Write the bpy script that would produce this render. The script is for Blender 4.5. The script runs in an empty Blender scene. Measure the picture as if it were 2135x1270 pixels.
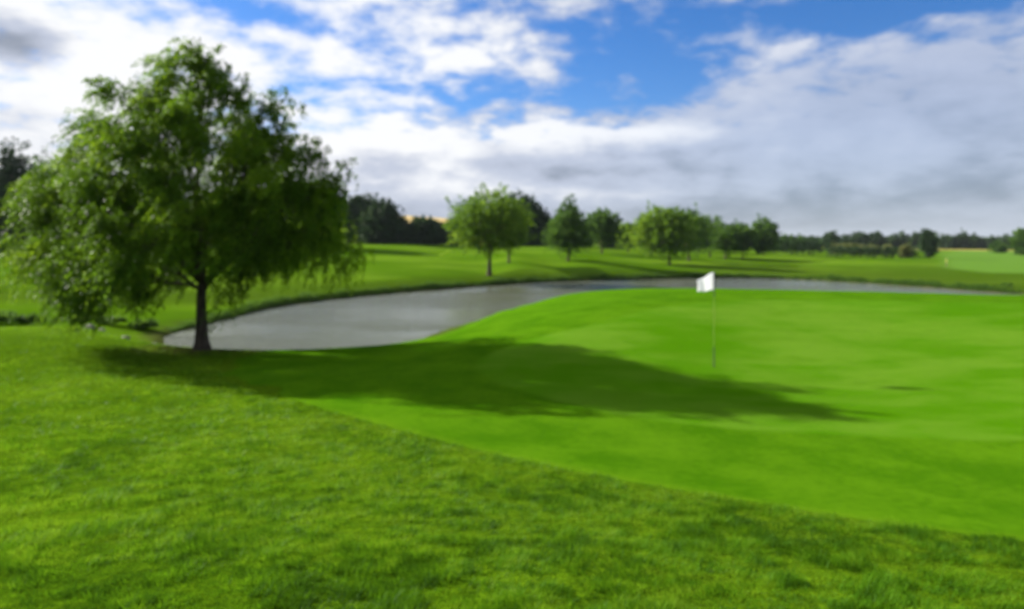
import bpy, math, random
import numpy as np
from mathutils import Vector

# ------------------------------------------------------------------ camera, world, sun, exposure
S = bpy.context.scene
COL = S.collection
F = 1423.0            # focal length in pixels of a 2135 wide picture (24 mm lens)
HZ = 508.0            # horizon row in that picture
EYE = 3.6             # eye height above the pond

cd = bpy.data.cameras.new('camera')
cam = bpy.data.objects.new('camera', cd); COL.objects.link(cam)
cam.location = (0, 0, EYE); cam.rotation_euler = (math.radians(90), 0, 0)
cd.sensor_width = 36; cd.lens = 24.0
cd.shift_y = -(635 - HZ) / 2135
cd.clip_end = 9000; cd.clip_start = 0.05
cd.dof.use_dof = True                  # the photograph is softly out of focus throughout
cd.dof.focus_distance = 0.9
cd.dof.aperture_fstop = 24.0 / (0.0068 * 900)
S.camera = cam

S.view_settings.view_transform = 'Standard'; S.view_settings.look = 'None'
S.view_settings.gamma = 1.0; S.view_settings.use_curve_mapping = False
S.view_settings.exposure = 1.5
S.cycles.use_denoising = True
S.cycles.max_bounces = 6; S.cycles.diffuse_bounces = 3; S.cycles.glossy_bounces = 3
S.cycles.transmission_bounces = 4; S.cycles.transparent_max_bounces = 8; S.cycles.volume_bounces = 0
S.cycles.sample_clamp_indirect = 4

SUN_EL = math.radians(27.0)
sdir = Vector((-0.872 * math.cos(SUN_EL), 0.490 * math.cos(SUN_EL), math.sin(SUN_EL))).normalized()
ld = bpy.data.lights.new('sun', 'SUN'); ld.energy = 5.0; ld.angle = math.radians(0.53); ld.color = (1.0, 0.95, 0.86)
sun = bpy.data.objects.new('sun', ld); COL.objects.link(sun)
sun.rotation_euler = (-sdir).to_track_quat('-Z', 'Y').to_euler(); sun.location = (-40, 20, 40)

class N:
    """tiny expression wrapper round shader nodes"""
    nt = None
    def __init__(s, sock): s.s = sock
    @staticmethod
    def m(op, a, b=None, c=None, clamp=False):
        n = N.nt.nodes.new('ShaderNodeMath'); n.operation = op; n.use_clamp = clamp
        for i, v in enumerate((a, b, c)):
            if v is None: continue
            if isinstance(v, N): N.nt.links.new(v.s, n.inputs[i])
            else: n.inputs[i].default_value = v
        return N(n.outputs[0])
    def __add__(s, o): return N.m('ADD', s, o)
    __radd__ = __add__
    def __sub__(s, o): return N.m('SUBTRACT', s, o)
    def __rsub__(s, o): return N.m('SUBTRACT', o, s)
    def __mul__(s, o): return N.m('MULTIPLY', s, o)
    __rmul__ = __mul__
    def __truediv__(s, o): return N.m('DIVIDE', s, o)
    def clamp(s): return N.m('ADD', s, 0.0, clamp=True)

def smooth(x, a, b):
    n = N.nt.nodes.new('ShaderNodeMapRange'); n.interpolation_type = 'SMOOTHSTEP'
    N.nt.links.new(x.s, n.inputs[0]); n.inputs[1].default_value = a; n.inputs[2].default_value = b
    return N(n.outputs[0])
def noise(vec, scale, detail=4, rough=0.55, dist=0.0, out=0):
    n = N.nt.nodes.new('ShaderNodeTexNoise')
    if vec is not None: N.nt.links.new(vec, n.inputs['Vector'])
    n.inputs['Scale'].default_value = scale; n.inputs['Detail'].default_value = detail
    n.inputs['Roughness'].default_value = rough; n.inputs['Distortion'].default_value = dist
    return N(n.outputs[out])
def mixc(f, a, b):
    n = N.nt.nodes.new('ShaderNodeMix'); n.data_type = 'RGBA'
    if isinstance(f, N): N.nt.links.new(f.s, n.inputs[0])
    else: n.inputs[0].default_value = f
    for i, v in ((6, a), (7, b)):
        if isinstance(v, N): N.nt.links.new(v.s, n.inputs[i])
        else: n.inputs[i].default_value = (*v, 1)
    return N(n.outputs[2])
def combine(x, y, z):
    n = N.nt.nodes.new('ShaderNodeCombineXYZ')
    for i, v in enumerate((x, y, z)):
        if isinstance(v, N): N.nt.links.new(v.s, n.inputs[i])
        else: n.inputs[i].default_value = v
    return n.outputs[0]

# ---- the sky: Nishita with clouds laid over it by direction
W = bpy.data.worlds.new('World'); S.world = W; W.use_nodes = True
nt = W.node_tree; N.nt = nt; nt.nodes.clear()
wo = nt.nodes.new('ShaderNodeOutputWorld'); bg = nt.nodes.new('ShaderNodeBackground')
SKY_K = 0.055
bg.inputs[1].default_value = SKY_K
nt.links.new(bg.outputs[0], wo.inputs[0])
sky = nt.nodes.new('ShaderNodeTexSky'); sky.sky_type = 'NISHITA'; sky.sun_disc = False
sky.sun_elevation = SUN_EL; sky.sun_rotation = math.atan2(-0.872, 0.490)
sky.altitude = 50; sky.air_density = 1.0; sky.dust_density = 0.3; sky.ozone_density = 3.0
tc = nt.nodes.new('ShaderNodeTexCoord')
sp = nt.nodes.new('ShaderNodeSeparateXYZ'); nt.links.new(tc.outputs['Generated'], sp.inputs[0])
X, Y, Z = N(sp.outputs[0]), N(sp.outputs[1]), N(sp.outputs[2])
AZ = N.m('ARCTAN2', X, Y); EL = N.m('ARCSINE', Z)
Zc = N.m('MAXIMUM', Z, 0.0) + 0.24
plane = combine(X / Zc, Y / Zc, 0.0)
low = combine(AZ * 2.0, EL * 5.0, 3.0)
wv = noise(low, 2.2, 5, 0.6) - 0.5
wv2 = noise(combine(AZ * 2.0, EL * 5.0, 9.0), 2.2, 5, 0.6) - 0.5
A_ = AZ + wv * 0.14; E_ = EL + wv2 * 0.09
def pdir(px, py):
    a = math.atan((px - 1067.5) / F)
    return a, math.atan((HZ - py) / F * math.cos(a))
def blob(px, py, wx, wy, k=1.0, A=None, E=None):
    A = A or A_; E = E or E_
    a, e = pdir(px, py)
    u = (A - a) / (wx / F); v = (E - e) / (wy / F)
    return N.m('EXPONENT', (u * u + v * v) * -1.0) * k
def total(lst):
    r = lst[0]
    for q in lst[1:]: r = r + q
    return r
fine = noise(plane, 7.0, 9, 0.55, 0.15)
mid = noise(plane, 1.9, 6, 0.55, 0.3)
puff = noise(combine(AZ * 1.0, EL * 1.7, 5.0), 7.5, 8, 0.56, 0.2)      # heaped cloud low in the sky
lowsky = 1.0 - smooth(EL, 0.12, 0.26)
# where cloud is thick (+) and where blue shows (-)
cover = total([
    blob(30, 170, 300, 330, 0.85), blob(640, 120, 440, 150, 0.34), blob(960, 80, 240, 110, 0.30), blob(740, 250, 240, 70, 0.18),
    blob(1190, 345, 330, 72, 0.95, AZ + wv * 0.12, EL + wv2 * 0.08), blob(700, 380, 420, 90, 0.9),
    blob(1880, 250, 430, 150, 0.62), blob(1640, 130, 130, 90, 0.34), blob(2250, 200, 300, 140, 0.5), blob(1560, 40, 90, 60, 0.30),
    blob(1350, 225, 260, 45, 0.08), blob(1480, 290, 200, 50, 0.35),
    blob(1700, 390, 600, 90, 0.8),
    blob(1290, 120, 110, 80, -0.30), blob(1080, 205, 320, 34, -0.46), blob(1450, 120, 60, 90, -0.30),
    blob(490, 14, 110, 42, -0.95), blob(230, -10, 90, 34, -0.6), blob(1960, 5, 500, 58, -1.05), blob(690, 150, 80, 30, -0.2), blob(880, 120, 70, 30, -0.15)])
horizon = 1.0 - smooth(EL, 0.015, 0.135)
D = cover * 0.8 + 0.33 + (fine - 0.5) * 2.1 + (mid - 0.5) * 0.5 + (puff - 0.5) * 0.9 + horizon * 0.9 + smooth(EL, 0.40, 0.75) * 0.24 + smooth(N.m('ABSOLUTE', AZ), 0.75, 1.1) * 0.20  # extra cloud high up and to the sides, out of view, added for ambient light
softness = blob(1850, 260, 520, 260, 1.0)                     # the thin veil on the right has soft edges
alpha = smooth(D, 0.08, 0.92) * (1.0 - softness * 0.24)
# how bright the cloud is
bright = total([
    blob(230, 180, 440, 300, 0.62), blob(560, 120, 420, 170, 0.34), blob(960, 90, 260, 130, 0.26), blob(1190, 290, 250, 30, 0.42, AZ + wv * 0.12, EL + wv2 * 0.08),
    blob(640, 280, 220, 60, 0.25), blob(900, 330, 120, 40, 0.28),
    blob(1640, 120, 220, 80, 0.14), blob(1900, 190, 420, 110, 0.02), blob(1450, 290, 200, 40, 0.22), blob(1200, 405, 260, 24, 0.26), blob(940, 385, 160, 30, 0.26), blob(1200, 340, 420, 90, 0.12),
    blob(25, 75, 95, 36, -0.85), blob(1240, 355, 230, 30, -0.22), blob(800, 350, 100, 28, -0.42), blob(100, 250, 160, 16, -0.12),
    blob(1900, 420, 500, 50, -0.10), blob(2120, 420, 60, 20, -0.12), blob(2080, 330, 160, 50, -0.14), blob(1500, 440, 260, 26, -0.14)])
bv = (0.30 + bright + (fine - 0.5) * (1.0 - softness * 0.6) * 0.62 + (mid - 0.5) * 0.42 + (puff - 0.5) * (0.35 + lowsky * 0.55) + smooth(D, 0.5, 0.95) * 0.06 + smooth(EL, 0.04, 0.4) * 0.14 + smooth(EL, 0.38, 0.6) * 0.30 + smooth(N.m('ABSOLUTE', AZ), 0.75, 1.1) * smooth(EL, 0.05, 0.3) * 0.25)  # out-of-view cloud overhead and at the sides made brighter to lift ambient light
KS = 1.0 / (SKY_K * 2 ** 1.5)
def disp(r, g, b): return tuple(((c / 255) / 12.92 if c / 255 <= .04045 else ((c / 255 + .055) / 1.055) ** 2.4) * KS for c in (r, g, b))
c1 = mixc(smooth(bv, 0.02, 0.52), disp(140, 149, 165), disp(196, 204, 222))
c2 = mixc(smooth(bv, 0.45, 0.98), c1, tuple(v * 1.02 for v in disp(252, 253, 255)))
c3 = mixc((1.0 - smooth(EL, 0.0, 0.09)) * 0.65, c2, disp(160, 169, 183))
hsv = nt.nodes.new('ShaderNodeHueSaturation'); nt.links.new(sky.outputs[0], hsv.inputs['Color'])
hsv.inputs['Saturation'].default_value = 1.30; hsv.inputs['Value'].default_value = 0.80
tintn = nt.nodes.new('ShaderNodeMix'); tintn.data_type = 'RGBA'; tintn.blend_type = 'MULTIPLY'; tintn.inputs[0].default_value = 1.0
nt.links.new(hsv.outputs[0], tintn.inputs[6]); tintn.inputs[7].default_value = (0.84, 0.93, 1.20, 1)
final = mixc(alpha, N(tintn.outputs[2]), c3)
nt.links.new(final.s, bg.inputs[0])

# ------------------------------------------------------------------ numeric helpers
rng = np.random.default_rng(7)
def vnoise(x, y, seed=0):
    xi = np.floor(x).astype(np.int64); yi = np.floor(y).astype(np.int64)
    xf = x - xi; yf = y - yi
    def h(a, b):
        n = (a * 374761393 + b * 668265263 + seed * 1442695041) & 0xffffffff
        n = ((n ^ (n >> 13)) * 1274126177) & 0xffffffff
        return ((n ^ (n >> 16)) & 0xffff) / 65535.0
    u = xf * xf * (3 - 2 * xf); v = yf * yf * (3 - 2 * yf)
    return (h(xi, yi) * (1 - u) + h(xi + 1, yi) * u) * (1 - v) + (h(xi, yi + 1) * (1 - u) + h(xi + 1, yi + 1) * u) * v
def fbm(x, y, seed=0, o=4):
    s = 0; a = 0.5; t = 0
    for i in range(o):
        s = s + a * vnoise(x * 2 ** i, y * 2 ** i, seed + i); t += a; a *= 0.5
    return s / t
def sstep(x, a, b):
    t = np.clip((x - a) / (b - a), 0, 1); return t * t * (3 - 2 * t)
def poly_sd(px, py, poly):
    """signed distance, negative inside"""
    P = np.asarray(poly, float); n = len(P)
    d = np.full(px.shape, 1e18); inside = np.zeros(px.shape, bool)
    for i in range(n):
        a = P[i]; b = P[(i + 1) % n]; e = b - a
        wx = px - a[0]; wy = py - a[1]
        t = np.clip((wx * e[0] + wy * e[1]) / (e @ e), 0, 1)
        d = np.minimum(d, (wx - t * e[0]) ** 2 + (wy - t * e[1]) ** 2)
        c = ((a[1] <= py) & (b[1] > py)) | ((b[1] <= py) & (a[1] > py))
        with np.errstate(divide='ignore', invalid='ignore'):
            xi = a[0] + (py - a[1]) / (b[1] - a[1] if b[1] != a[1] else 1e-9) * e[0]
        inside ^= c & (px < xi)
    return np.where(inside, -np.sqrt(d), np.sqrt(d))
def chaikin(P, it=2):
    P = [np.array(p, float) for p in P]
    for _ in range(it):
        Q = []
        for i in range(len(P)):
            a, b = P[i], P[(i + 1) % len(P)]
            Q += [a * .75 + b * .25, a * .25 + b * .75]
        P = Q
    return P
def W2(px, d): return ((px - 1067.5) / F * d, d)

def mesh_np(name, V, Fc, mat=None, parent=None, smooth_=True, attrs=None, mats=None, midx=None):
    me = bpy.data.meshes.new(name)
    V = np.asarray(V, np.float32); Fc = np.asarray(Fc, np.int32)
    nf, k = Fc.shape
    me.vertices.add(len(V)); me.vertices.foreach_set('co', V.ravel())
    me.loops.add(nf * k); me.loops.foreach_set('vertex_index', Fc.ravel())
    me.polygons.add(nf)
    me.polygons.foreach_set('loop_start', np.arange(0, nf * k, k, dtype=np.int32))
    if smooth_: me.polygons.foreach_set('use_smooth', np.ones(nf, bool))
    for an, av in (attrs or {}).items():
        at = me.attributes.new(an, 'FLOAT', 'POINT'); at.data.foreach_set('value', np.asarray(av, np.float32))
    me.update(calc_edges=True)
    if mat: me.materials.append(mat)
    o = bpy.data.objects.new(name, me); COL.objects.link(o)
    if parent: o.parent = parent
    return o
def tag(o, label=None, cat=None, group=None, kind=None):
    for k, v in (('label', label), ('category', cat), ('group', group), ('kind', kind)):
        if v: o[k] = v
    return o
def empty(name, loc, rz=0.0):
    o = bpy.data.objects.new(name, None); COL.objects.link(o); o.location = loc; o.rotation_euler = (0, 0, rz)
    o.empty_display_size = 0.5
    return o

# ------------------------------------------------------------------ terrain
CP = [(1067, 1270, 3.2), (100, 1270, 3.2), (2035, 1270, 3.2), (1067, 1100, 4.8), (300, 1100, 4.8), (1800, 1150, 4.4),
      (1067, 1000, 6.3), (300, 1000, 6.2), (1067, 930, 7.8), (400, 900, 8.6), (60, 900, 8.6), (1067, 870, 9.5), (1500, 1000, 6.5),
      (700, 840, 10.3), (900, 800, 12.0), (1150, 760, 13.8), (300, 800, 12.6), (60, 760, 14.8), (1488, 765, 14.0), (1150, 690, 17.9),
      (1250, 650, 21.5), (1488, 690, 18.3), (1800, 700, 17.6), (1800, 800, 12.7), (1820, 880, 9.9), (2120, 900, 9.3), (2120, 1110, 5.0),
      (2050, 1000, 7.0), (1488, 900, 9.3), (1488, 835, 11.2), (2100, 760, 14.0), (2100, 680, 19.0),
      (1250, 614, 27), (1450, 611, 27), (1600, 614, 27), (1850, 617, 27), (2120, 620, 27), (1700, 650, 22), (2050, 645, 22),
      (0, 680, 20.5), (-300, 690, 19.5), (150, 688, 20), (300, 700, 19.3), (420, 730, 17.7), (540, 736, 17.3), (640, 733, 17.7), (760, 726, 18.3),
      (850, 708, 20.5), (925, 682, 24.0), (1000, 654, 28), (1150, 618, 35), (1050, 670, 22.5),
      (100, 680, 28), (-200, 680, 27), (0, 640, 35), (200, 640, 35), (0, 600, 46), (300, 600, 46), (0, 560, 64), (350, 560, 62), (0, 525, 92), (350, 525, 92), (0, 507, 130), (-400, 560, 62), (-600, 510, 130),
      (600, 600, 48), (700, 572, 57), (700, 535, 80), (850, 560, 64), (850, 530, 88), (850, 511, 116), (700, 510, 118), (1000, 562, 67), (1000, 530, 92), (1000, 517, 122),
      (1021, 576, 62), (1060, 546, 72), (1185, 541, 78), (1185, 562, 70), (1255, 528, 100), (1310, 526, 110), (1400, 551, 82), (1400, 566, 74), (1400, 530, 112), (1500, 544, 92),
      (1590, 531, 116), (1700, 537, 112), (1700, 562, 80), (1900, 541, 112), (1900, 572, 68), (2100, 562, 82), (2110, 592, 55), (2300, 590, 52), (2100, 530, 165), (2400, 560, 80),
      (1700, 516, 300), (2100, 519, 350), (1300, 512, 300), (900, 508, 300), (300, 508, 300), (2600, 530, 200)]
cp = [((a - 1067.5) / F * d, d, EYE - (b - HZ) / F * d) for a, b, d in CP]
cp += [(0, 0, 2.0), (4, 0.5, 2.0), (-4, 0.5, 2.0), (12, 2, 1.6), (-12, 3, 1.7), (0, -8, 2.1), (25, -12, 1.6), (-25, -12, 1.9), (0, -60, 2.0), (90, -30, 1.6), (-90, -30, 2.0),
       (70, 20, 1.2), (-60, 15, 1.4), (-120, 60, 2.2), (150, 60, 1.2), (0, 1200, 2.5), (1200, 1200, 1.5), (-1200, 1200, 3), (0, 4000, 2.5), (3500, 3500, 2), (-3500, 3500, 3), (2500, 0, 2), (-2500, 0, 3)]
cp = np.array(cp)
def warp(x, y): return np.arcsinh(np.asarray(x) / 9.0), np.arcsinh(np.asarray(y) / 9.0)
CU, CV = warp(cp[:, 0], cp[:, 1])
def kern(du, dv): return np.sqrt(du * du + dv * dv + 0.09)
K = kern(CU[:, None] - CU[None], CV[:, None] - CV[None])
ZM = 1.6
CW = np.linalg.solve(K + (-0.012) * np.eye(len(cp)), cp[:, 2] - ZM)
def water_d(py): return EYE * F / (py - HZ)
far_shore = [(330, 703), (400, 682), (480, 663), (560, 641), (660, 628), (760, 617), (900, 604), (1000, 597.5), (1100, 590), (1250, 584.5), (1400, 581), (1550, 580), (1680, 583), (1800, 590), (1950, 600), (2090, 611), (2170, 616)]
pond = [W2(a, water_d(b)) for a, b in far_shore]
pond += [W2(2200, 44), W2(2050, 40), W2(1850, 38), W2(1600, 36), W2(1400, 35.5), W2(1270, 36.5), W2(1190, 39), W2(1120, 38.5), W2(1040, 34), W2(975, 30.5), W2(915, 27.3), W2(865, 24.6),
         W2(800, 22.6), W2(700, 21.0), W2(560, 20.6), W2(430, 21.0), W2(345, 22.5)]
pond = chaikin(pond, 2)
def height(x, y, detail=True):
    x = np.asarray(x, float); y = np.asarray(y, float); sh = x.shape
    x = x.ravel(); y = y.ravel()
    u, v = warp(x, y); z = np.full(x.shape, ZM)
    for i in range(len(cp)): z += CW[i] * kern(u - CU[i], v - CV[i])
    if detail:
        z += (fbm(x * .22, y * .22, 3, 3) - .5) * 0.10 * sstep(np.abs(x) + y, 2, 12)
    far = sstep(np.hypot(x, y), 120, 400)
    z += (fbm(x * .01, y * .01, 9, 3) - .5) * 2.0 * far
    sd = poly_sd(x, y, pond)
    sd = sd + (fbm(x * .6, y * .6, 21, 3) - .5) * 0.5 * sstep(-np.abs(sd), -4, 0)
    zt = np.maximum(z, 0.22)
    steep = 0.30 * sstep(y, 26, 40)
    out = 0.10 + steep * sstep(sd, 0, 0.35) + (zt - 0.10 - steep) * sstep(sd, 0, 3.0)
    ins = 0.10 - np.minimum(-sd * 0.7, 1.1)
    z = np.where(sd > 0, out, ins)
    return z.reshape(sh)
def hgt(x, y): return float(height(np.array([x]), np.array([y]))[0])
def ground_at(px, py, far=150):
    """first point of the terrain seen at a picture point: gives real places for the mown edges"""
    d = np.exp(np.linspace(math.log(2.5), math.log(far), 900))
    x = (px - 1067.5) / F * d; zr = EYE - (py - HZ) / F * d
    h = height(x, d); k = np.argmax(zr <= h)
    if zr[k] > h[k]: k = len(d) - 1
    return (x[k], d[k])

# mown outlines, as places on the ground
edge_px = [(700, 862), (850, 903), (960, 932), (1067, 957), (1200, 985), (1350, 1012), (1500, 1037), (1680, 1066), (1850, 1093), (2000, 1113), (2135, 1130)]
apron = [ground_at(*p) for p in edge_px] + [(6, 4.4), (9, 4.6), (40, 8), (60, 28), (40, 44), (34, 46), (20, 45), (5, 45), (-2, 45), (-3, 33), (-5.0, 22.5), (-6.2, 19.3), (-7.0, 16.5), (-5.6, 13.0), (-4.2, 11.4)]
apron = chaikin(apron, 2)
green_px = [(985, 768), (1010, 742), (1060, 722), (1130, 702), (1220, 680), (1330, 652), (1440, 632), (1600, 624), (1850, 628), (2100, 632)]
green = [ground_at(*p) for p in green_px] + [(26, 22), (22, 10)] + [ground_at(*p) for p in [(2120, 925), (1900, 912), (1700, 905), (1500, 893), (1300, 868), (1150, 836), (1040, 802)]]
green = chaikin(green, 2)

n1 = 640
u1 = np.linspace(-6.4, 6.4, n1); gx = 5.5 * np.sinh(u1)
v1 = np.linspace(-2.6, 6.9, 660); gy = 5.5 * np.sinh(v1) + 4
GX, GY = np.meshgrid(gx, gy)
GZ = height(GX, GY)
sdr = poly_sd(GX.ravel(), GY.ravel(), apron)
sdg = poly_sd(GX.ravel(), GY.ravel(), green)
GZ = GZ + (sstep(sdr, -0.02, 0.12) * -0.0).reshape(GZ.shape)
nx, ny = len(gx), len(gy)
idx = np.arange(nx * ny).reshape(ny, nx)
quads = np.stack([idx[:-1, :-1], idx[:-1, 1:], idx[1:, 1:], idx[1:, :-1]], -1).reshape(-1, 4)
fx, fy = GX.ravel(), GY.ravel()
wheat = np.where((fy > 300) & (fbm(fx * .004, fy * .006, 5, 2) > .52), 1.0, 0.0)
wheat = np.maximum(wheat, sstep(fy, 215, 225) * (1 - sstep(fy, 250, 262)) * sstep(fx, 95, 130))

pale = 1 - sstep(poly_sd(fx, fy, [W2(1972, 84), W2(2060, 72), W2(2400, 68), W2(2700, 200), W2(2000, 212), W2(1960, 150)]), -1.5, 1.5)

def new_mat(name):
    m = bpy.data.materials.new(name); m.use_nodes = True
    nt = m.node_tree; N.nt = nt
    for n in list(nt.nodes): nt.nodes.remove(n)
    out = nt.nodes.new('ShaderNodeOutputMaterial')
    return m, nt, out
def attr(name):
    a = N.nt.nodes.new('ShaderNodeAttribute'); a.attribute_name = name
    return N(a.outputs['Fac'])
def gpos():
    return N.nt.nodes.new('ShaderNodeNewGeometry').outputs['Position']
def bumpn(h, dist, strength=1.0):
    b = N.nt.nodes.new('ShaderNodeBump'); b.inputs['Strength'].default_value = strength; b.inputs['Distance'].default_value = dist
    N.nt.links.new(h.s, b.inputs['Height']); return b.outputs[0]

# turf: mown green, apron, rough; colour and nap only
m_turf, nt, out = new_mat('turf')
P = gpos()
sp0 = nt.nodes.new('ShaderNodeSeparateXYZ'); nt.links.new(P, sp0.inputs[0]); px0 = N(sp0.outputs[0])
r_, g_ = attr('rough_edge'), attr('green_edge')
wob = (noise(P, 2.5, 3) - 0.5) * 0.10
isrough = smooth(r_ + wob + (1.0 - smooth(px0, -5.0, -2.5)) * (noise(P, 0.8, 4) - 0.35) * 2.0, -0.03, 0.05)
isgreen = 1.0 - smooth(g_ + wob * 1.5, -0.12, 0.12)
collar = smooth(r_ + wob, -0.24, -0.16) * (1.0 - isrough) * smooth(px0, -4.5, -1.5)
big = noise(P, 0.16, 4, 0.55); med = noise(P, 0.9, 4, 0.6); sm = noise(P, 9.0, 5, 0.65); nap = noise(P, 60.0, 3, 0.7)
gcol = mixc(smooth(big * 0.4 + med * 0.25 + noise(combine(px0 * 0.35, N(sp0.outputs[1]) * 0.9, 0.0), 1.0, 5, 0.6) * 0.35, 0.42, 0.58), (0.042, 0.128, 0.0015), (0.076, 0.160, 0.010))
gcol = mixc(smooth(med, 0.50, 0.70) * 0.5, gcol, (0.042, 0.118, 0.0015))
acol = mixc(smooth(med * 0.6 + sm * 0.4, 0.38, 0.62), (0.031, 0.096, 0.0015), (0.056, 0.136, 0.003))
cc = mixc(isgreen, acol, gcol)
cc = mixc(collar * 0.28, cc, (0.080, 0.150, 0.005))
rcol = mixc(smooth(sm * .6 + med * .4, 0.35, 0.65), (0.026, 0.060, 0.002), (0.070, 0.135, 0.003))
rcol = mixc(smooth(big, 0.5, 0.7) * 0.4, rcol, (0.070, 0.120, 0.005))
cc = mixc(isrough, cc, rcol)
cc = mixc(smooth(nap, 0.45, 0.8) * 0.45, cc, (0.04, 0.10, 0.002))
spz = nt.nodes.new('ShaderNodeSeparateXYZ'); nt.links.new(P, spz.inputs[0])
yy = N(spz.outputs[1]); zz = N(spz.outputs[2])
fcol = mixc(smooth(noise(P, 0.05, 4, 0.6), 0.4, 0.62), (0.048, 0.108, 0.002), (0.088, 0.160, 0.008))
fcol = mixc(smooth(noise(combine(N(spz.outputs[0]) * 0.03, yy * 0.22, 0.0), 1.0, 4, 0.6), 0.45, 0.62) * 0.6, fcol, (0.038, 0.088, 0.002))
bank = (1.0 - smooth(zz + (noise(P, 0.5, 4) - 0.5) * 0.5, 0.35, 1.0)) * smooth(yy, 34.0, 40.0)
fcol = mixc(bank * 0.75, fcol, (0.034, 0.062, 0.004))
fcol = mixc(attr('pale_field'), fcol, (0.075, 0.155, 0.018))
cc = mixc(smooth(yy, 11.0, 26.0) * isrough, cc, fcol)
worn = 1.0 - smooth(attr('trunk_distance') + (noise(P, 1.6, 5, 0.65) - 0.5) * 1.6, 0.45, 1.5)   # thin turf and bare soil round the willow
cc = mixc(worn * 0.8, cc, (0.052, 0.046, 0.016))
lip = (1.0 - smooth(zz + (noise(P, 1.2, 4) - 0.5) * 0.3, 0.08, 0.26))      # bare muddy edge where water stood
cc = mixc(lip * 0.85, cc, (0.040, 0.042, 0.014))
cc = mixc(attr('wheat'), cc, (0.34, 0.27, 0.08))
bs = nt.nodes.new('ShaderNodeBsdfPrincipled'); nt.links.new(cc.s, bs.inputs['Base Color'])
bs.inputs['Roughness'].default_value = 0.9; bs.inputs['Specular IOR Level'].default_value = 0.0
bs.inputs['Sheen Weight'].default_value = 0.0
hh = sm * (isrough * 1.0 + 0.10) + nap * 0.12
nt.links.new(bumpn(hh, 0.10, 0.7), bs.inputs['Normal'])
nt.links.new(bs.outputs[0], out.inputs[0])

ground = mesh_np('ground', np.stack([GX.ravel(), GY.ravel(), GZ.ravel()], -1), quads, m_turf,
                 attrs={'rough_edge': np.clip(sdr, -5, 5), 'green_edge': np.clip(sdg, -5, 5), 'wheat': wheat, 'pale_field': pale, 'trunk_distance': np.minimum(np.hypot((fx - W2(420, 17.7)[0]) * .7, fy - 17.7), 9)})
tag(ground, 'rolling mown golf course turf around the pond', None, None, 'structure')

# pond water
m_water, nt, out = new_mat('pond_water')
P = gpos()
spz = nt.nodes.new('ShaderNodeSeparateXYZ'); nt.links.new(P, spz.inputs[0])
rip = noise(combine(N(spz.outputs[0]) * 0.7, N(spz.outputs[1]) * 2.2, 0.0), 1.1, 4, 0.6, 0.5)
rip2 = noise(combine(N(spz.outputs[0]) * 1.0, N(spz.outputs[1]) * 1.6, 4.0), 7.0, 3, 0.6)
gust = noise(combine(N(spz.outputs[0]) * 0.06, N(spz.outputs[1]) * 0.16, 0.0), 1.0, 3, 0.5)
bs = nt.nodes.new('ShaderNodeBsdfPrincipled')
bs.inputs['Base Color'].default_value = (0.105, 0.112, 0.080, 1); bs.inputs['Roughness'].default_value = 0.05
bs.inputs['IOR'].default_value = 1.333; bs.inputs['Specular IOR Level'].default_value = 0.5
nt.links.new(bumpn((rip * 0.75 + rip2 * 0.25) * (0.30 + smooth(gust, 0.40, 0.60) * 0.70), 0.17, 1.0), bs.inputs['Normal'])
nt.links.new(bs.outputs[0], out.inputs[0])
PW = np.array(pond); cx0, cy0 = PW[:, 0].min() - 3, PW[:, 1].min() - 3
wx = np.linspace(cx0, PW[:, 0].max() + 3, 60); wy = np.linspace(cy0, PW[:, 1].max() + 3, 60)
WX, WY = np.meshgrid(wx, wy)
wsd = poly_sd(WX.ravel(), WY.ravel(), pond)
wi = np.arange(3600).reshape(60, 60)
wq = np.stack([wi[:-1, :-1], wi[:-1, 1:], wi[1:, 1:], wi[1:, :-1]], -1).reshape(-1, 4)
wq = wq[(wsd[wq].min(1) < 1.2)]
used, inv = np.unique(wq, return_inverse=True)
water = mesh_np('pond_water', np.stack([WX.ravel(), WY.ravel(), np.zeros(3600)], -1)[used], inv.reshape(-1, 4), m_water)
tag(water, 'grey rippled golf course pond reflecting the clouds', None, None, 'structure')

# far hill with a ripe cornfield
m_hill, nt, out = new_mat('ripe_field')
P = gpos()
c = mixc(smooth(noise(P, 0.02, 4), 0.4, 0.6), (0.34, 0.24, 0.075), (0.42, 0.31, 0.11))
bs = nt.nodes.new('ShaderNodeBsdfPrincipled'); nt.links.new(c.s, bs.inputs['Base Color']); bs.inputs['Roughness'].default_value = 0.9
bs.inputs['Specular IOR Level'].default_value = 0.05
nt.links.new(bs.outputs[0], out.inputs[0])
hx = np.linspace(-620, 330, 90); hy = np.linspace(430, 900, 60); HX, HY = np.meshgrid(hx, hy)
HZZ = 33 * np.exp(-((HX + 150) / 250) ** 2 - ((HY - 660) / 105) ** 2) + (fbm(HX * .01, HY * .01, 4, 3) - .5) * 2 - 1.5
hi = np.arange(5400).reshape(60, 90)
hq = np.stack([hi[:-1, :-1], hi[:-1, 1:], hi[1:, 1:], hi[1:, :-1]], -1).reshape(-1, 4)
hill = mesh_np('hill', np.stack([HX.ravel(), HY.ravel(), HZZ.ravel()], -1), hq, m_hill)
tag(hill, 'low hill with a ripe golden field beyond the wood', None, None, 'structure')

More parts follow.
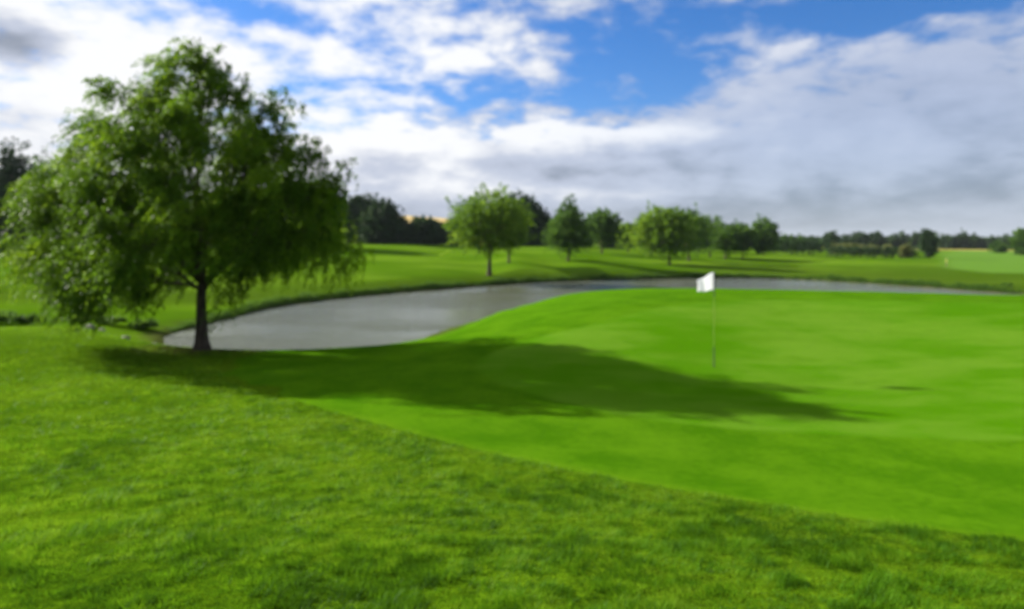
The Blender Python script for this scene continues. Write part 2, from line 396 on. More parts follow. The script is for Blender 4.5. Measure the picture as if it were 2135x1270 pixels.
# ------------------------------------------------------------------ foliage materials
def leaf_mat(name, dark, mid_, lightc, trans=0.45):
    m, nt, out = new_mat(name)
    t = attr('tint')
    c = mixc(smooth(t, 0.0, 0.55), dark, mid_); c = mixc(smooth(t, 0.5, 1.0), c, lightc)
    df = nt.nodes.new('ShaderNodeBsdfPrincipled'); nt.links.new(c.s, df.inputs['Base Color'])
    df.inputs['Roughness'].default_value = 0.5; df.inputs['Specular IOR Level'].default_value = 0.04
    tr = nt.nodes.new('ShaderNodeBsdfTranslucent')
    hs = nt.nodes.new('ShaderNodeHueSaturation'); nt.links.new(c.s, hs.inputs['Color']); hs.inputs['Hue'].default_value = 0.485; hs.inputs['Value'].default_value = 1.35
    nt.links.new(hs.outputs[0], tr.inputs[0])
    mx = nt.nodes.new('ShaderNodeMixShader'); mx.inputs[0].default_value = trans
    nt.links.new(df.outputs[0], mx.inputs[1]); nt.links.new(tr.outputs[0], mx.inputs[2]); nt.links.new(mx.outputs[0], out.inputs[0])
    return m
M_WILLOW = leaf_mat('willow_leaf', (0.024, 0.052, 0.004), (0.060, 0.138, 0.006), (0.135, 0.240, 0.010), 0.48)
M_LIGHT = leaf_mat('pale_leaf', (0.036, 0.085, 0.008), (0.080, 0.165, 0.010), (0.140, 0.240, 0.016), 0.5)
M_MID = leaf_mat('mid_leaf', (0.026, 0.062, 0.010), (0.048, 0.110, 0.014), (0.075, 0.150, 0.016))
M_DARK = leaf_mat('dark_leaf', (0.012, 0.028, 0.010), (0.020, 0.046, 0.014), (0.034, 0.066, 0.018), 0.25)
M_FAR = leaf_mat('far_leaf', (0.020, 0.042, 0.018), (0.034, 0.066, 0.024), (0.052, 0.092, 0.028), 0.25)
M_OLIVE = leaf_mat('olive_leaf', (0.050, 0.068, 0.018), (0.085, 0.108, 0.028), (0.140, 0.150, 0.042), 0.3)
M_GRASS = leaf_mat('grass_blade', (0.026, 0.082, 0.003), (0.060, 0.168, 0.004), (0.105, 0.215, 0.008), 0.42)

m_bark, nt, out = new_mat('bark')
P = nt.nodes.new('ShaderNodeTexCoord').outputs['Object']
mp = nt.nodes.new('ShaderNodeMapping'); mp.inputs['Scale'].default_value = (9, 9, 1.6); nt.links.new(P, mp.inputs[0])
bn = noise(mp.outputs[0], 2.0, 6, 0.65, 0.4)
c = mixc(smooth(bn, 0.3, 0.7), (0.028, 0.020, 0.014), (0.095, 0.072, 0.050))
bs = nt.nodes.new('ShaderNodeBsdfPrincipled'); nt.links.new(c.s, bs.inputs['Base Color']); bs.inputs['Roughness'].default_value = 0.9
bs.inputs['Specular IOR Level'].default_value = 0.15
nt.links.new(bumpn(bn, 0.06, 1.0), bs.inputs['Normal']); nt.links.new(bs.outputs[0], out.inputs[0])

# ------------------------------------------------------------------ tree builders
class Tubes:
    def __init__(s): s.V = []; s.F = []; s.n = 0
    def add(s, pts, rad, sides=8, seed=0):
        pts = np.asarray(pts, float); m = len(pts)
        t = np.gradient(pts, axis=0); t /= np.linalg.norm(t, axis=1)[:, None] + 1e-9
        ref = np.array([0.0, 1.0, 0.0]) if abs(t[0][2]) > .7 else np.array([0.0, 0.0, 1.0])
        a = np.cross(t, ref); a /= np.linalg.norm(a, axis=1)[:, None] + 1e-9
        b = np.cross(t, a)
        ang = np.linspace(0, 2 * np.pi, sides, endpoint=False)
        ring = pts[:, None] + (a[:, None] * np.cos(ang)[None, :, None] + b[:, None] * np.sin(ang)[None, :, None]) * np.asarray(rad)[:, None, None]
        s.V.append(ring.reshape(-1, 3))
        i = np.arange(m * sides).reshape(m, sides) + s.n; j = np.roll(i, -1, axis=1)
        s.F.append(np.stack([i[:-1], j[:-1], j[1:], i[1:]], -1).reshape(-1, 4)); s.n += m * sides
    def build(s, name, mat, parent): return mesh_np(name, np.concatenate(s.V), np.concatenate(s.F), mat, parent)
def bez(a, b, c, d, n):
    t = np.linspace(0, 1, n)[:, None]
    return (1 - t) ** 3 * a + 3 * (1 - t) ** 2 * t * b + 3 * (1 - t) * t ** 2 * c + t ** 3 * d
def leaf_quads(C, Dr, L, Wd, R, tint):
    """leaf shaped faces: C base points, Dr unit directions, L lengths, Wd half widths"""
    n = len(C)
    side = np.cross(Dr, R.normal(size=(n, 3))); side /= np.linalg.norm(side, axis=1)[:, None] + 1e-9
    up = np.cross(Dr, side)
    mid_ = C + Dr * (L * .45)[:, None] + up * (L * .10)[:, None]
    V = np.stack([C, mid_ + side * Wd[:, None], C + Dr * L[:, None], mid_ - side * Wd[:, None]], 1).reshape(-1, 3)
    return V, np.arange(n * 4).reshape(n, 4), np.repeat(tint, 4)
def norm(v): return v / (np.linalg.norm(v, axis=-1, keepdims=True) + 1e-9)

def build_tree(root, H, prof, seed, mat, n_clump, strands, leaves, leafL, leafW, trunk_r, fork_z, clump_r=0.5, droop=0.6, wind=(0, 0, 0), extra=None,
               n_limb=9, cxo=0.0, lean=0.0, split_limbs=False, yscale=1.0, inner=0.35, okf=None):
    """prof: list of (z fraction, radius). Crown made of hanging leaf strands grouped in clumps at branch ends."""
    R = np.random.default_rng(seed)
    pz = np.array([p[0] for p in prof]) * H; pr = np.array([p[1] for p in prof])
    def rad(z): return np.interp(z, pz, pr)
    C = [] if extra is None else [np.array(e, float) for e in extra]
    tries = 0; mind = clump_r * 0.95
    while len(C) < n_clump and tries < 20000:
        tries += 1
        z = R.uniform(pz[0], pz[-1]); r = rad(z)
        if R.random() > (r / pr.max()) ** 1.3 + .05: continue
        a = R.uniform(0, 2 * np.pi); q = r * math.sqrt(R.uniform(inner ** 2, 1))
        p = np.array([cxo + q * math.cos(a), q * math.sin(a) * yscale, z])
        if okf and not okf(p): continue
        if C and min(np.sum((np.array(C) - p) ** 2, 1)) < (mind * (1 if tries < 6000 else .6)) ** 2: continue
        C.append(p)
    C = np.array(C)
    # trunk
    tk = Tubes(); nseg = 12; tz = np.linspace(-0.15, fork_z + H * .28, nseg)
    jit = np.cumsum(R.normal(0, .012 * H / 7, (nseg, 2)), 0)
    tp = np.stack([jit[:, 0] + lean * tz + cxo * sstep(tz, fork_z, H) * .5, jit[:, 1], tz], -1)
    tr = trunk_r * (1 - .75 * np.clip(tz / tz[-1], 0, 1) ** 1.1) * (1 + .85 * np.exp(-np.clip(tz, 0, 9) / (.12 * trunk_r / .2 + .05)))
    tr[-1] *= .4
    tk.add(tp, tr, 12); trunk = tk.build('trunk', m_bark, root)
    def ontrunk(z): return np.array([np.interp(z, tz, tp[:, 0]), np.interp(z, tz, tp[:, 1]), z])
    # group clumps into limbs by k-means on position
    k = min(n_limb, len(C)); cen = C[R.choice(len(C), k, replace=False)].copy()
    for _ in range(8):
        lab = np.argmin(((C[:, None] - cen[None]) ** 2).sum(-1), 1)
        for i in range(k):
            if (lab == i).any(): cen[i] = C[lab == i].mean(0)
    allt = Tubes()
    for i in range(k):
        mem = C[lab == i]
        if not len(mem): continue
        tb = Tubes() if split_limbs else allt
        z0 = np.clip(cen[i][2] * .45, fork_z * .92, tz[-1] * .95) + R.uniform(-.1, .1)
        a = ontrunk(z0); e = cen[i]; dz = max(e[2] - a[2], .2)
        lp = bez(a, a + (e - a) * .3 + np.array([0, 0, .12 * dz]), a + (e - a) * .7 + np.array([0, 0, .25 * dz]), e, 10)
        lp[1:-1] += R.normal(0, .03 * H / 7, (8, 3))
        r0 = trunk_r * R.uniform(.34, .46); lr = np.linspace(r0, r0 * .3, 10); tb.add(lp, lr, 7)
        for c in mem:
            j = R.integers(3, 9); s = lp[j]
            bp = bez(s, s + (c - s) * .3 + np.array([0, 0, .15]), s + (c - s) * .7 + np.array([0, 0, .12]), c, 6)
            tb.add(bp, np.linspace(lr[j] * .6, lr[j] * .15 + .004, 6), 5)
        if split_limbs: tb.build('limb', m_bark, root)
    if not split_limbs: allt.build('limbs', m_bark, root)
    # leaf strands
    nC = len(C); ns = nC * strands
    own = np.repeat(np.arange(nC), strands)
    tcl = R.uniform(0, 1, nC)
    rel = C - np.array([cxo, 0, H * .45]); outw = norm(rel * np.array([1, 1, .6]))
    size = clump_r * R.uniform(.65, 1.25, nC)
    start = C[own] + R.normal(size=(ns, 3)) * (size[own] * .45)[:, None]
    d0 = norm(outw[own] * .7 + R.normal(size=(ns, 3)) * .75 + np.array([0, 0, .25]))
    Ln = size[own] * R.uniform(.6, 1.55, ns) * (1 + droop * .5 * (C[own][:, 2] < H * .4))
    tt = (np.arange(leaves) + .5) / leaves
    t = tt[None, :, None]
    w = np.array(wind)[None, None]
    ptn = start[:, None] + Ln[:, None, None] * (d0[:, None] * t * (1 - .3 * t) + (np.array([0, 0, -1.0])[None, None] * droop + w) * t ** 2)
    ptn = ptn + R.normal(size=ptn.shape) * leafL * .35
    dirn = norm(d0[:, None] * (1 - .6 * t) + (np.array([0, 0, -1.0]) * droop * 2 + w * 2) * t + R.normal(size=ptn.shape) * .45)
    Pn = ptn.reshape(-1, 3); Dn = dirn.reshape(-1, 3); n = len(Pn)
    tint = np.clip(.62 * np.repeat(tcl[own], leaves) + .34 * R.random(n) + .04, 0, 1)
    V, Fc, tv = leaf_quads(Pn, Dn, leafL * R.uniform(.7, 1.3, n), leafW * R.uniform(.7, 1.3, n), R, tint)
    keep = V.reshape(-1, 4, 3)[:, :, 2].min(1) > .08
    V = V.reshape(-1, 4, 3)[keep].reshape(-1, 3); tv = tv.reshape(-1, 4)[keep].ravel(); Fc = np.arange(len(V)).reshape(-1, 4)
    cr = mesh_np('crown', V, Fc, mat, root, attrs={'tint': tv}, smooth_=False)
    return cr

# the big willow-like tree
hx_, hy_ = W2(420, 17.7); hz_ = hgt(hx_, hy_)
hero = empty('willow_tree', (hx_, hy_, hz_))
tag(hero, 'large spreading willow with drooping foliage on the near bank of the pond', 'tree')
sc = 17.7 / F
sil = [(350, 135), (405, 150), (300, 185), (245, 200), (480, 195), (555, 220), (590, 262), (300, 250), (225, 290), (620, 310), (665, 330), (710, 372), (715, 410), (155, 345),
       (95, 370), (60, 395), (110, 430), (190, 380), (290, 330), (380, 270), (340, 210), (430, 220), (500, 260), (690, 470), (720, 510), (735, 545), (70, 530), (130, 500),
       (100, 575), (190, 560), (280, 590), (170, 610), (240, 620), (330, 600), (600, 540), (540, 560), (490, 590), (650, 520), (560, 300), (120, 470), (640, 400), (690, 430)]
extra = [((a - 390) * .94 * sc - .37, rng.uniform(-.9, .9), (730 - b) * sc) for a, b in sil]
build_tree(hero, 7.8, [(.20, 2.8), (.24, 3.3), (.32, 3.7), (.42, 3.6), (.52, 3.4), (.60, 3.0), (.68, 2.4), (.77, 1.8), (.85, 1.35), (.92, .7), (.97, .25)], 11, M_WILLOW,
           190, 40, 34, 0.088, 0.0165, 0.155, 1.75, clump_r=.50, droop=.55, wind=(-.30, 0, 0), extra=extra, n_limb=15, cxo=-.22, split_limbs=True, inner=.3, okf=lambda p: p[2] > 2.05 + .25 * p[0] or p[0] < -1.6)

def tree(px, d, top, halfw, base_frac, seed, mat, label, group=None, name='tree', cat='tree', n_clump=60, strands=9, leaves=10, ll=None, trunk=None, shape='round', droop=.12, cxo=0, inner=.3):
    x, y = W2(px, d); z = hgt(x, y)
    H = EYE + (HZ - top) / F * d - z
    R_ = halfw / F * d
    root = empty(name, (x, y, z))
    tag(root, label, cat, group)
    b = base_frac
    if shape == 'round': prof = [(b, .55), (b + (1 - b) * .2, .95), (b + (1 - b) * .45, 1), (b + (1 - b) * .7, .85), (b + (1 - b) * .88, .5), (.97, .15)]
    elif shape == 'cone': prof = [(b, .7), (b + (1 - b) * .18, 1), (b + (1 - b) * .45, .85), (b + (1 - b) * .7, .55), (b + (1 - b) * .9, .25), (.98, .06)]
    elif shape == 'bush': prof = [(0.06, .95), (.35, 1), (.65, .85), (.85, .5), (.95, .2)]
    else: prof = [(b, .5), (b + (1 - b) * .3, .9), (b + (1 - b) * .6, 1), (b + (1 - b) * .85, .7), (.96, .3)]
    cr_ = 0.26 * R_ if R_ < H else .22 * H
    cr_ = max(cr_, .12 * H)
    prof = [(q, max(.05, r * R_ - cr_ * .45)) for q, r in prof]
    ll = ll or max(.12, d * .0032)
    strands = int(strands * 1.45)
    build_tree(root, H - cr_ * .5, prof, seed, mat, n_clump, strands, leaves, ll, ll * .36, trunk or H * .022, max(.15, H * b * .75), clump_r=cr_ * 1.15, droop=droop, n_limb=6, cxo=cxo, inner=inner)
    return root

G_ROW = 'trees planted on the lawn beyond the pond'
tree(1020, 62, 400, 84, .40, 31, M_LIGHT, 'pale green broad tree standing at the far edge of the pond', G_ROW, n_clump=95, strands=12, leaves=14, shape='round', trunk=.20, droop=.12)
tree(1061, 72, 425, 36, .36, 32, M_LIGHT, 'pale green tree half hidden right behind the broad tree at the pond edge', G_ROW, n_clump=50, strands=9, leaves=10)
tree(1185, 78, 413, 40, .28, 33, M_MID, 'pointed conical green tree just right of the broad pond edge tree', G_ROW, n_clump=70, strands=11, leaves=11, shape='cone')
tree(1255, 100, 437, 35, .32, 34, M_MID, 'round dark green tree between the pointed tree and a smaller pale one', G_ROW, n_clump=60, strands=10, leaves=10)
tree(1310, 110, 464, 25, .32, 35, M_LIGHT, 'small pale green tree left of the large rounded tree', G_ROW, n_clump=40, strands=9, leaves=9)
tree(1396, 82, 427, 64, .30, 36, M_LIGHT, 'large rounded bright green tree behind the white flag', G_ROW, n_clump=85, strands=12, leaves=12, cxo=-.6)
tree(1436, 90, 432, 44, .3, 37, M_MID, 'green tree overlapping the right side of the large rounded tree', G_ROW, n_clump=45, strands=9, leaves=9)
tree(1480, 104, 448, 42, .32, 38, M_MID, 'dark green tree with a slim trunk in the middle of the row', G_ROW, n_clump=45, strands=9, leaves=9, shape='cone')
tree(1512, 98, 466, 32, .34, 39, M_MID, 'low round green tree left of the last pair in the row', G_ROW, n_clump=40, strands=9, leaves=9)
tree(1549, 100, 470, 32, .34, 40, M_MID, 'low round green tree with a straight trunk near the end of the row', G_ROW, n_clump=40, strands=9, leaves=9)
tree(1592, 116, 458, 26, .12, 41, M_MID, 'upright egg shaped tree at the right end of the row', G_ROW, n_clump=50, strands=9, leaves=9, shape='oval')
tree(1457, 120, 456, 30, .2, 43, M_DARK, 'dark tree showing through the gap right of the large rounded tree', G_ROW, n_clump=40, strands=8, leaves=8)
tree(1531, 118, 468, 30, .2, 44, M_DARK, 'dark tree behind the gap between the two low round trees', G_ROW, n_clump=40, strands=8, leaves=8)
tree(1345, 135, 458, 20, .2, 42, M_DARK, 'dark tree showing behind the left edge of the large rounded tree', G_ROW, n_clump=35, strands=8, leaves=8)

# the dark wood on the left
G_WOOD = 'trees of the dark wood beyond the left lawn'
k = 0
for px, d, top, hw, lab in [(600, 98, 375, 60, 'dark wood tree hidden behind the right side of the willow crown'), (668, 96, 388, 52, 'tall dark wood tree just behind the right edge of the willow'),
                            (745, 128, 408, 44, 'dark tree at the left of the visible wood right of the willow'), (800, 122, 414, 42, 'highest dark wood tree right of the willow'),
                            (772, 134, 420, 40, 'dark wood tree filling the gap between the two tallest'), (838, 124, 462, 26, 'lower dark tree where the wood steps down'),
                            (880, 126, 458, 34, 'round dark tree in front of the golden field'), (915, 128, 468, 26, 'small dark tree left of the broad pond edge tree'),
                            (1085, 130, 405, 44, 'big dark domed tree behind the pale pond edge tree'), (1120, 128, 440, 34, 'dark tree on the right flank of the big dome'),
                            (1045, 134, 425, 34, 'dark tree mostly hidden by the pale pond edge tree'), (1160, 136, 470, 30, 'low dark tree behind the pointed conical tree'),
                            (1215, 138, 475, 26, 'low dark tree between the pointed and the round tree'), (1285, 140, 480, 26, 'low dark tree showing left of the small pale tree'), (960, 132, 460, 30, 'dark tree behind the left strands of the pale pond edge tree')]:
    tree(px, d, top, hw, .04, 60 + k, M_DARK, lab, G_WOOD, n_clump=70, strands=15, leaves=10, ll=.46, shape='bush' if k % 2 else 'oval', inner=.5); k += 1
G_LEFT = 'dark trees at the left edge'
for px, d, top, hw, lab in [(-60, 88, 300, 80, 'tall dark tree cut by the left edge of the picture'), (25, 92, 300, 42, 'tall dark tree with a loose top at the far left'), (85, 100, 330, 48, 'dark tree between the left edge and the willow'),
                            (-10, 84, 385, 60, 'lower broad dark tree at the foot of the far left trees'), (60, 90, 400, 46, 'dark bushy tree beside the left side of the willow'), (150, 104, 360, 50, 'dark tree seen through the left branches of the willow'),
                            (240, 106, 380, 55, 'dark tree hidden behind the left half of the willow'), (340, 108, 385, 55, 'dark tree hidden behind the centre of the willow'), (440, 108, 390, 55, 'dark tree hidden behind the willow trunk line'), (520, 104, 385, 50, 'dark tree hidden behind the right half of the willow')]:
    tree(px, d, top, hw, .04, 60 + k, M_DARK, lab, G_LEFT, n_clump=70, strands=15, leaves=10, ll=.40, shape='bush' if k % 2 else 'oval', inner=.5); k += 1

# far hedges and the distant tree line on the right
def hedge(pxa, da, pxb, db, topa, topb, thick, seed, mat, label, group=None):
    xa, ya = W2(pxa, da); xb, yb = W2(pxb, db)
    L = math.hypot(xb - xa, yb - ya); R = np.random.default_rng(seed)
    root = empty('hedge', (xa, ya, hgt(xa, ya))); tag(root, label, 'hedge', group)
    n = int(min(9000, 26 * L * 3)); s = R.random(n); o = R.uniform(-1, 1, n) * thick / 2
    cx_ = xa + (xb - xa) * s - (yb - ya) / L * o; cy_ = ya + (yb - ya) * s + (xb - xa) / L * o
    g = height(cx_, cy_); dd = ya + (yb - ya) * s
    top = EYE + (HZ - (topa + (topb - topa) * s)) / F * dd - g
    top = top * (.82 + .30 * fbm(cx_ * .35, cy_ * .35, seed, 3)) * np.sqrt(1 - (o / thick * 1.2) ** 2)
    h = top * R.random(n) ** .6
    C = np.stack([cx_ - root.location.x, cy_ - root.location.y, g + h - root.location.z], -1)
    l = .0034 * da
    V, Fc, tv = leaf_quads(C, norm(R.normal(size=(n, 3))), l * R.uniform(.7, 1.4, n), l * .42 * R.uniform(.7, 1.3, n), R, R.random(n))
    mesh_np('foliage', V, Fc, mat, root, attrs={'tint': tv}, smooth_=False)
    for q in np.linspace(.02, .98, min(12, max(4, int(L / 4)))):
        tb = Tubes()
        bx, by = xa + (xb - xa) * q, ya + (yb - ya) * q; bz = hgt(bx, by)
        tb.add([(bx - root.location.x, by - root.location.y, bz - root.location.z - .1), (bx - root.location.x + .1, by - root.location.y, bz - root.location.z + 1.0)], [.06, .03], 5)
        tb.build('stem', m_bark, root)
    return root
hedge(1612, 128, 1730, 124, 489, 500, 3.0, 201, M_DARK, 'dark overgrown hedge just right of the last tree of the row')
hedge(1728, 118, 1912, 120, 512, 519, 2.6, 202, M_DARK, 'low clipped dark hedge along the far side of the lawn')
hedge(1735, 132, 1860, 136, 506, 511, 2.4, 203, M_OLIVE, 'pale olive hedge rising behind the low dark hedge')
hedge(1985, 330, 2160, 335, 494, 495, 7, 204, M_FAR, 'distant dark hedge line across the fields at the right edge')
hedge(1640, 300, 2000, 320, 493, 497, 7, 205, M_FAR, 'long distant hedgerow across the fields behind the lone dark tree')

G_FAR = 'distant trees along the horizon'
far = [(1625, 150, 490, 22, 'm', 'bushy tree at the left end of the distant line, touching the row tree'), (1655, 155, 487, 20, 'm', 'dark tree second in the distant line after the row'), (1690, 170, 494, 18, 'f', 'low tree in the distant line left of the small round one'),
       (1733, 180, 484, 14, 'f', 'small round tree standing alone above the pale olive hedge'), (1768, 230, 490, 14, 'f', 'first tree of the distant clump over the olive hedge'), (1792, 228, 482, 17, 'f', 'tallest tree of the distant clump over the olive hedge'),
       (1826, 232, 487, 18, 'f', 'broad tree at the right of the distant clump'), (1862, 236, 490, 12, 'f', 'small distant tree left of the lone dark tree'), (1885, 240, 486, 17, 'f', 'hazy round tree further left of the lone dark tree'), (1912, 236, 487, 14, 'f', 'hazy tree directly left of the lone dark tree'),
       (1973, 250, 490, 18, 'f', 'round distant tree directly right of the lone dark tree'), (2004, 248, 486, 15, 'f', 'peaked distant tree right of the lone dark tree'), (2035, 252, 492, 17, 'f', 'low wide distant tree above the light green field'), (2062, 255, 494, 13, 'f', 'low distant tree near the right, above the yellow strip'),
       (2098, 240, 492, 14, 'f', 'distant tree left of the one cut by the right edge')]
for i, (px, d, top, hw, mt, lab) in enumerate(far):
    tree(px, d, top, hw, .05, 300 + i, M_MID if mt == 'm' else M_FAR, lab, G_FAR, n_clump=30, strands=7, leaves=7, shape='bush' if i % 3 else 'oval', inner=.4)
tree(1936, 118, 478, 13, .16, 330, M_FAR, 'lone slender dark tree at the end of the low clipped hedge', n_clump=36, strands=9, leaves=9, shape='oval')
tree(2130, 140, 478, 17, .06, 331, M_MID, 'dark tree cut off by the right edge of the picture', n_clump=40, strands=9, leaves=8, shape='oval')
tree(2080, 170, 503, 13, .05, 332, M_MID, 'small dark bush at the edge of the light green field', None, 'shrub', 'shrub', n_clump=24, strands=7, leaves=7, shape='bush')
tree(1888, 117, 511, 9, .05, 333, M_OLIVE, 'yellowish bush behind the low clipped hedge', None, 'shrub', 'shrub', n_clump=20, strands=7, leaves=7, shape='bush')
tree(2098, 51, 594, 13, .05, 334, M_MID, 'small dark shrub on the pond bank at far right', None, 'shrub', 'shrub', n_clump=26, strands=9, leaves=9, shape='bush', ll=.13)

# bushes and stones in the wet hollow left of the willow
G_W = 'waterside plants in the hollow behind the willow'
for i, (px, d, top, hw, lab) in enumerate([(60, 27.5, 655, 34, 'low leafy waterside plant at the far left of the hollow'), (150, 26.5, 660, 34, 'low waterside plant left of the pale stones'), (235, 26.8, 664, 30, 'waterside plant directly behind the pale stones'),
                                           (300, 27.0, 668, 26, 'waterside plant right of the pale stones by the pond tip'), (-10, 28.0, 650, 40, 'waterside plant cut by the left edge')]):
    tree(px, d, top, hw, .05, 400 + i, M_MID, lab, G_W, 'waterside_plant', 'plant', n_clump=24, strands=9, leaves=10, shape='bush', ll=.11, trunk=.015)
m_stone, nt, out = new_mat('pale_stone')
P = gpos(); c = mixc(smooth(noise(P, 6, 5), .35, .65), (0.13, 0.12, 0.10), (0.25, 0.24, 0.20))
bs = nt.nodes.new('ShaderNodeBsdfPrincipled'); nt.links.new(c.s, bs.inputs['Base Color']); bs.inputs['Roughness'].default_value = .85
nt.links.new(bs.outputs[0], out.inputs[0])
import bmesh
def stone(x, y, r, seed, label):
    bm = bmesh.new(); bmesh.ops.create_icosphere(bm, subdivisions=2, radius=1)
    R = random.Random(seed); a, b, c = R.uniform(.8, 1.3), R.uniform(.7, 1.1), R.uniform(.45, .65)
    for v in bm.verts:
        f = 1 + .22 * math.sin(v.co.x * 3.1 + seed) * math.cos(v.co.y * 2.7 + seed) + R.uniform(-.06, .06)
        v.co = Vector((v.co.x * a, v.co.y * b, v.co.z * c)) * r * f
    me = bpy.data.meshes.new('stone'); bm.to_mesh(me); bm.free(); me.materials.append(m_stone)
    o = bpy.data.objects.new('stone', me); COL.objects.link(o); o.location = (x, y, hgt(x, y) + r * .15)
    tag(o, label, 'stone', 'pale stones along the tip of the pond')
for i, (px, d, r, lab) in enumerate([(186, 23.6, .20, 'leftmost pale stone in the hollow left of the willow'), (212, 24.0, .14, 'small pale stone second from the left in the hollow'), (262, 23.5, .12, 'pale stone between the waterside plants'),
                                     (318, 23.2, .15, 'pale stone at the very tip of the pond'), (345, 22.2, .13, 'small pale stone on the near shore left of the willow trunk'), (372, 21.6, .12, 'small pale stone just left of the willow trunk')]):
    stone(*W2(px, d), r, i + 3, lab)

# ------------------------------------------------------------------ golf flag
def plain(name, col, rough=.5):
    m, nt, out = new_mat(name)
    P = gpos(); n = noise(P, 30, 4)
    c = mixc(smooth(n, .3, .7), tuple(v * .92 for v in col), col)
    bs = nt.nodes.new('ShaderNodeBsdfPrincipled'); nt.links.new(c.s, bs.inputs['Base Color']); bs.inputs['Roughness'].default_value = rough
    nt.links.new(bs.outputs[0], out.inputs[0]); return m, nt, bs, out
m_pole, *_ = plain('yellow_pole', (0.16, 0.22, 0.02)); m_band, *_ = plain('dark_band', (0.03, 0.035, 0.03))
m_flag, nt, bs, out = plain('white_cloth', (0.80, 0.80, 0.82), .8)
tr = nt.nodes.new('ShaderNodeBsdfTranslucent'); tr.inputs[0].default_value = (.85, .85, .86, 1)
mx = nt.nodes.new('ShaderNodeMixShader'); mx.inputs[0].default_value = .60
nt.links.new(bs.outputs[0], mx.inputs[1]); nt.links.new(tr.outputs[0], mx.inputs[2]); nt.links.new(mx.outputs[0], out.inputs[0])
fx_, fy_ = W2(1488.5, 14.0); fz_ = hgt(fx_, fy_)
fl = empty('golf_flagstick', (fx_, fy_, fz_)); tag(fl, 'thin golf flagstick with a white flag standing in the green', 'golf flag')
FH = EYE + (HZ - 567) / F * 14.0 - fz_
tb = Tubes(); tb.add([(0, 0, .42), (0, 0, FH * .5), (0, 0, FH - .40)], [.008, .008, .007], 10); tb.build('pole', m_pole, fl)
tb = Tubes(); tb.add([(0, 0, -.06), (0, 0, .2), (0, 0, .42)], [.013] * 3, 10); tb.build('lower_band', m_band, fl)
tb = Tubes(); tb.add([(0, 0, FH - .52), (0, 0, FH - .2), (0, 0, FH), (0, 0, FH + .012)], [.0095, .0095, .0095, .001], 10); tb.build('upper_band', m_band, fl)
nu, nv = 28, 18; V = []
for j in range(nv + 1):
    for i in range(nu + 1):
        u, v = i / nu, j / nv                      # u away from the pole, v from top to bottom
        xx = -.35 * u + .015 * math.sin(v * 3)
        yy_ = -.08 * u ** 1.3 + .035 * math.sin(u * 7.5 + v * 1.2) * u
        topz = -.165 * u ** 1.15; botz = -.365 - .03 * u
        V.append((xx - .01, yy_, FH - .012 + topz + (botz - topz) * v + .008 * math.sin(u * 9)))
ii = np.arange((nu + 1) * (nv + 1)).reshape(nv + 1, nu + 1)
fq = np.stack([ii[:-1, :-1], ii[:-1, 1:], ii[1:, 1:], ii[1:, :-1]], -1).reshape(-1, 4)
fo = mesh_np('flag', V, fq, m_flag, fl); sm_ = fo.modifiers.new('t', 'SOLIDIFY'); sm_.thickness = .002

# white and yellow marker post in the far field
px_, py_ = W2(1973, 88); mz = hgt(px_, py_)
mk = empty('marker_post', (px_, py_, mz)); tag(mk, 'small yellow marker post at the near edge of the light green field', 'post')
m_yel, *_ = plain('yellow_paint', (0.55, 0.48, 0.10)); m_wd, *_ = plain('weathered_wood', (0.14, 0.10, 0.05))
tb = Tubes(); tb.add([(0, 0, -.1), (0, 0, .55)], [.06, .06], 8); tb.build('post', m_wd, mk)
tb = Tubes(); tb.add([(0, 0, .55), (0, 0, 1.0), (0, 0, 1.03)], [.05, .05, .01], 8); tb.build('painted_top', m_yel, mk)

# ------------------------------------------------------------------ rough grass, real blades
NB = 760000
az = rng.uniform(-.86, .86, NB); dd = np.exp(rng.uniform(math.log(1.7), math.log(24), NB))
bx = dd * np.tan(az) * .9; by = dd.copy()
m_ = poly_sd(bx, by, apron) > rng.uniform(-.02, .03, NB)
bx, by, dd = bx[m_], by[m_], dd[m_]
bz = height(bx, by); k_ = bz > .12; bx, by, dd, bz = bx[k_], by[k_], dd[k_], bz[k_]
n = len(bx)
cl = fbm(bx * 5.5, by * 5.5, 40, 4); cl2 = fbm(bx * .8, by * .8, 50, 3)
kk = rng.random(n) < .60 + .9 * sstep(cl, .28, .62); bx, by, dd, bz, cl, cl2 = [q[kk] for q in (bx, by, dd, bz, cl, cl2)]; n = len(bx)
hgt_b = (.016 + .042 * sstep(cl, .3, .75)) * rng.uniform(.5, 1.2, n) * (.75 + .6 * cl2) * (1 - .45 * sstep(by, 8, 20))
th = fbm(bx * 1.7, by * 1.7, 60, 3) * 12
lean = rng.uniform(.2, 1.1, n)
ld_ = np.stack([np.cos(th) * lean, np.sin(th) * lean], -1) * .6 + rng.normal(0, .45, (n, 2))
wd = np.maximum(.0028, .00062 * dd) * rng.uniform(.7, 1.3, n)
ph = rng.uniform(0, np.pi, n)
B = np.stack([bx, by, bz - .004], -1); sidev = np.stack([np.cos(ph), np.sin(ph), np.zeros(n)], -1) * wd[:, None]
T = B + np.stack([ld_[:, 0] * hgt_b, ld_[:, 1] * hgt_b, hgt_b], -1)
V = np.stack([B - sidev, B + sidev, T], 1).reshape(-1, 3)
lx, ly = ground_at(1780, 1125)
lush = np.exp(-(((bx - lx) / 1.3) ** 2 + ((by - ly) / .45) ** 2))
tint = np.clip(.50 - .55 * lush - .16 * (1 - sstep(by, 3.2, 5.2)) + 1.7 * (fbm(bx * 1.1, by * 1.1, 70, 4) - .5) + .14 * sstep(by, 4, 9) + 1.9 * (fbm(bx * 9, by * 9, 80, 3) - .5) + rng.normal(0, .16, n), 0, 1)  # nearest blades tinted darker: vignette towards the lower frame edge put into the colour
grass = mesh_np('rough_grass', V, np.arange(3 * n).reshape(n, 3), M_GRASS, attrs={'tint': np.repeat(tint, 3)}, smooth_=False)
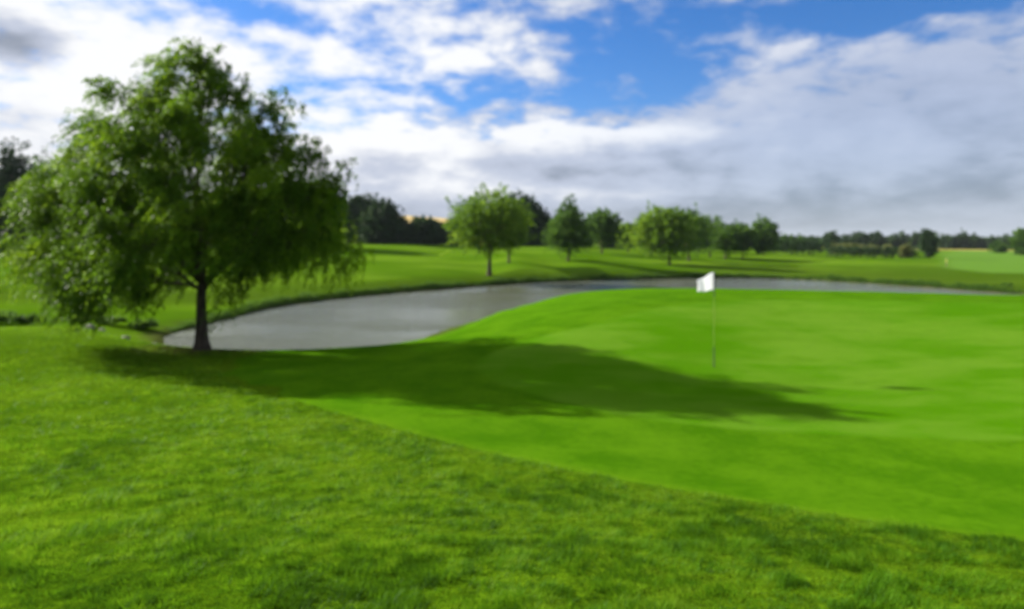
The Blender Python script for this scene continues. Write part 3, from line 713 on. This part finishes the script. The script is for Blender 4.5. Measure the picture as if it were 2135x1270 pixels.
tag(grass, 'clumpy longer grass of the rough in the foreground', 'grass', None, 'stuff')
print('blades', n)

# longer unmown grass leaning over the waterline
PO = np.array(pond); PN = np.roll(PO, -1, 0); sl = np.linalg.norm(PN - PO, axis=1); cs = np.cumsum(sl)
q = rng.uniform(0, cs[-1], 60000); k = np.searchsorted(cs, q); f_ = rng.random(len(q))
ex = PO[k] + (PN[k] - PO[k]) * f_[:, None]; ex += rng.normal(0, .16, ex.shape)
g = height(ex[:, 0], ex[:, 1]); ok = (g > .02) & (g < .75) & (k < len(PO) * .47); ex = ex[ok]; g = g[ok]; n = len(ex)
tuft = sstep(fbm(ex[:, 0] * 1.1, ex[:, 1] * 1.1, 90, 3), .35, .7)
L_ = (.10 + .22 * tuft) * rng.uniform(.6, 1.3, n); ph = rng.uniform(0, np.pi, n); wv_ = np.maximum(.008, .0005 * ex[:, 1])
sdv = np.stack([np.cos(ph) * wv_, np.sin(ph) * wv_, np.zeros(n)], -1); B = np.stack([ex[:, 0], ex[:, 1], g - .02], -1)
T = B + np.stack([rng.normal(0, .35, n) * L_, rng.normal(0, .35, n) * L_, L_], -1)
bank_grass = mesh_np('bank_grass', np.stack([B - sdv, B + sdv, T], 1).reshape(-1, 3), np.arange(3 * n).reshape(n, 3), M_MID, attrs={'tint': np.repeat(np.clip(rng.normal(.4, .25, n), 0, 1), 3)}, smooth_=False)
tag(bank_grass, 'ragged unmown grass along the waterline of the pond', 'grass', None, 'stuff')

# ------------------------------------------------------------------ the thin summer haze
m_haze, nt, out = new_mat('haze')
vol = nt.nodes.new('ShaderNodeVolumePrincipled'); vol.inputs['Density'].default_value = 0.00008
vol.inputs['Color'].default_value = (0.80, 0.88, 1.0, 1); vol.inputs['Anisotropy'].default_value = 0.0
nt.links.new(vol.outputs[0], out.inputs['Volume'])
xa, xb, ya, yb, za, zb = gx[0] - 10, gx[-1] + 10, gy[0] - 10, gy[-1] + 10, float(GZ.min()) - 1, 46.0
hv = [(x, y, z) for z in (za, zb) for x, y in ((xa, ya), (xb, ya), (xb, yb), (xa, yb))]
hz = mesh_np('haze', hv, [(3, 2, 1, 0), (4, 5, 6, 7), (0, 1, 5, 4), (1, 2, 6, 5), (2, 3, 7, 6), (3, 0, 4, 7)], m_haze, smooth_=False)
tag(hz, 'thin pale haze softening the distant trees', 'haze', None, 'stuff')
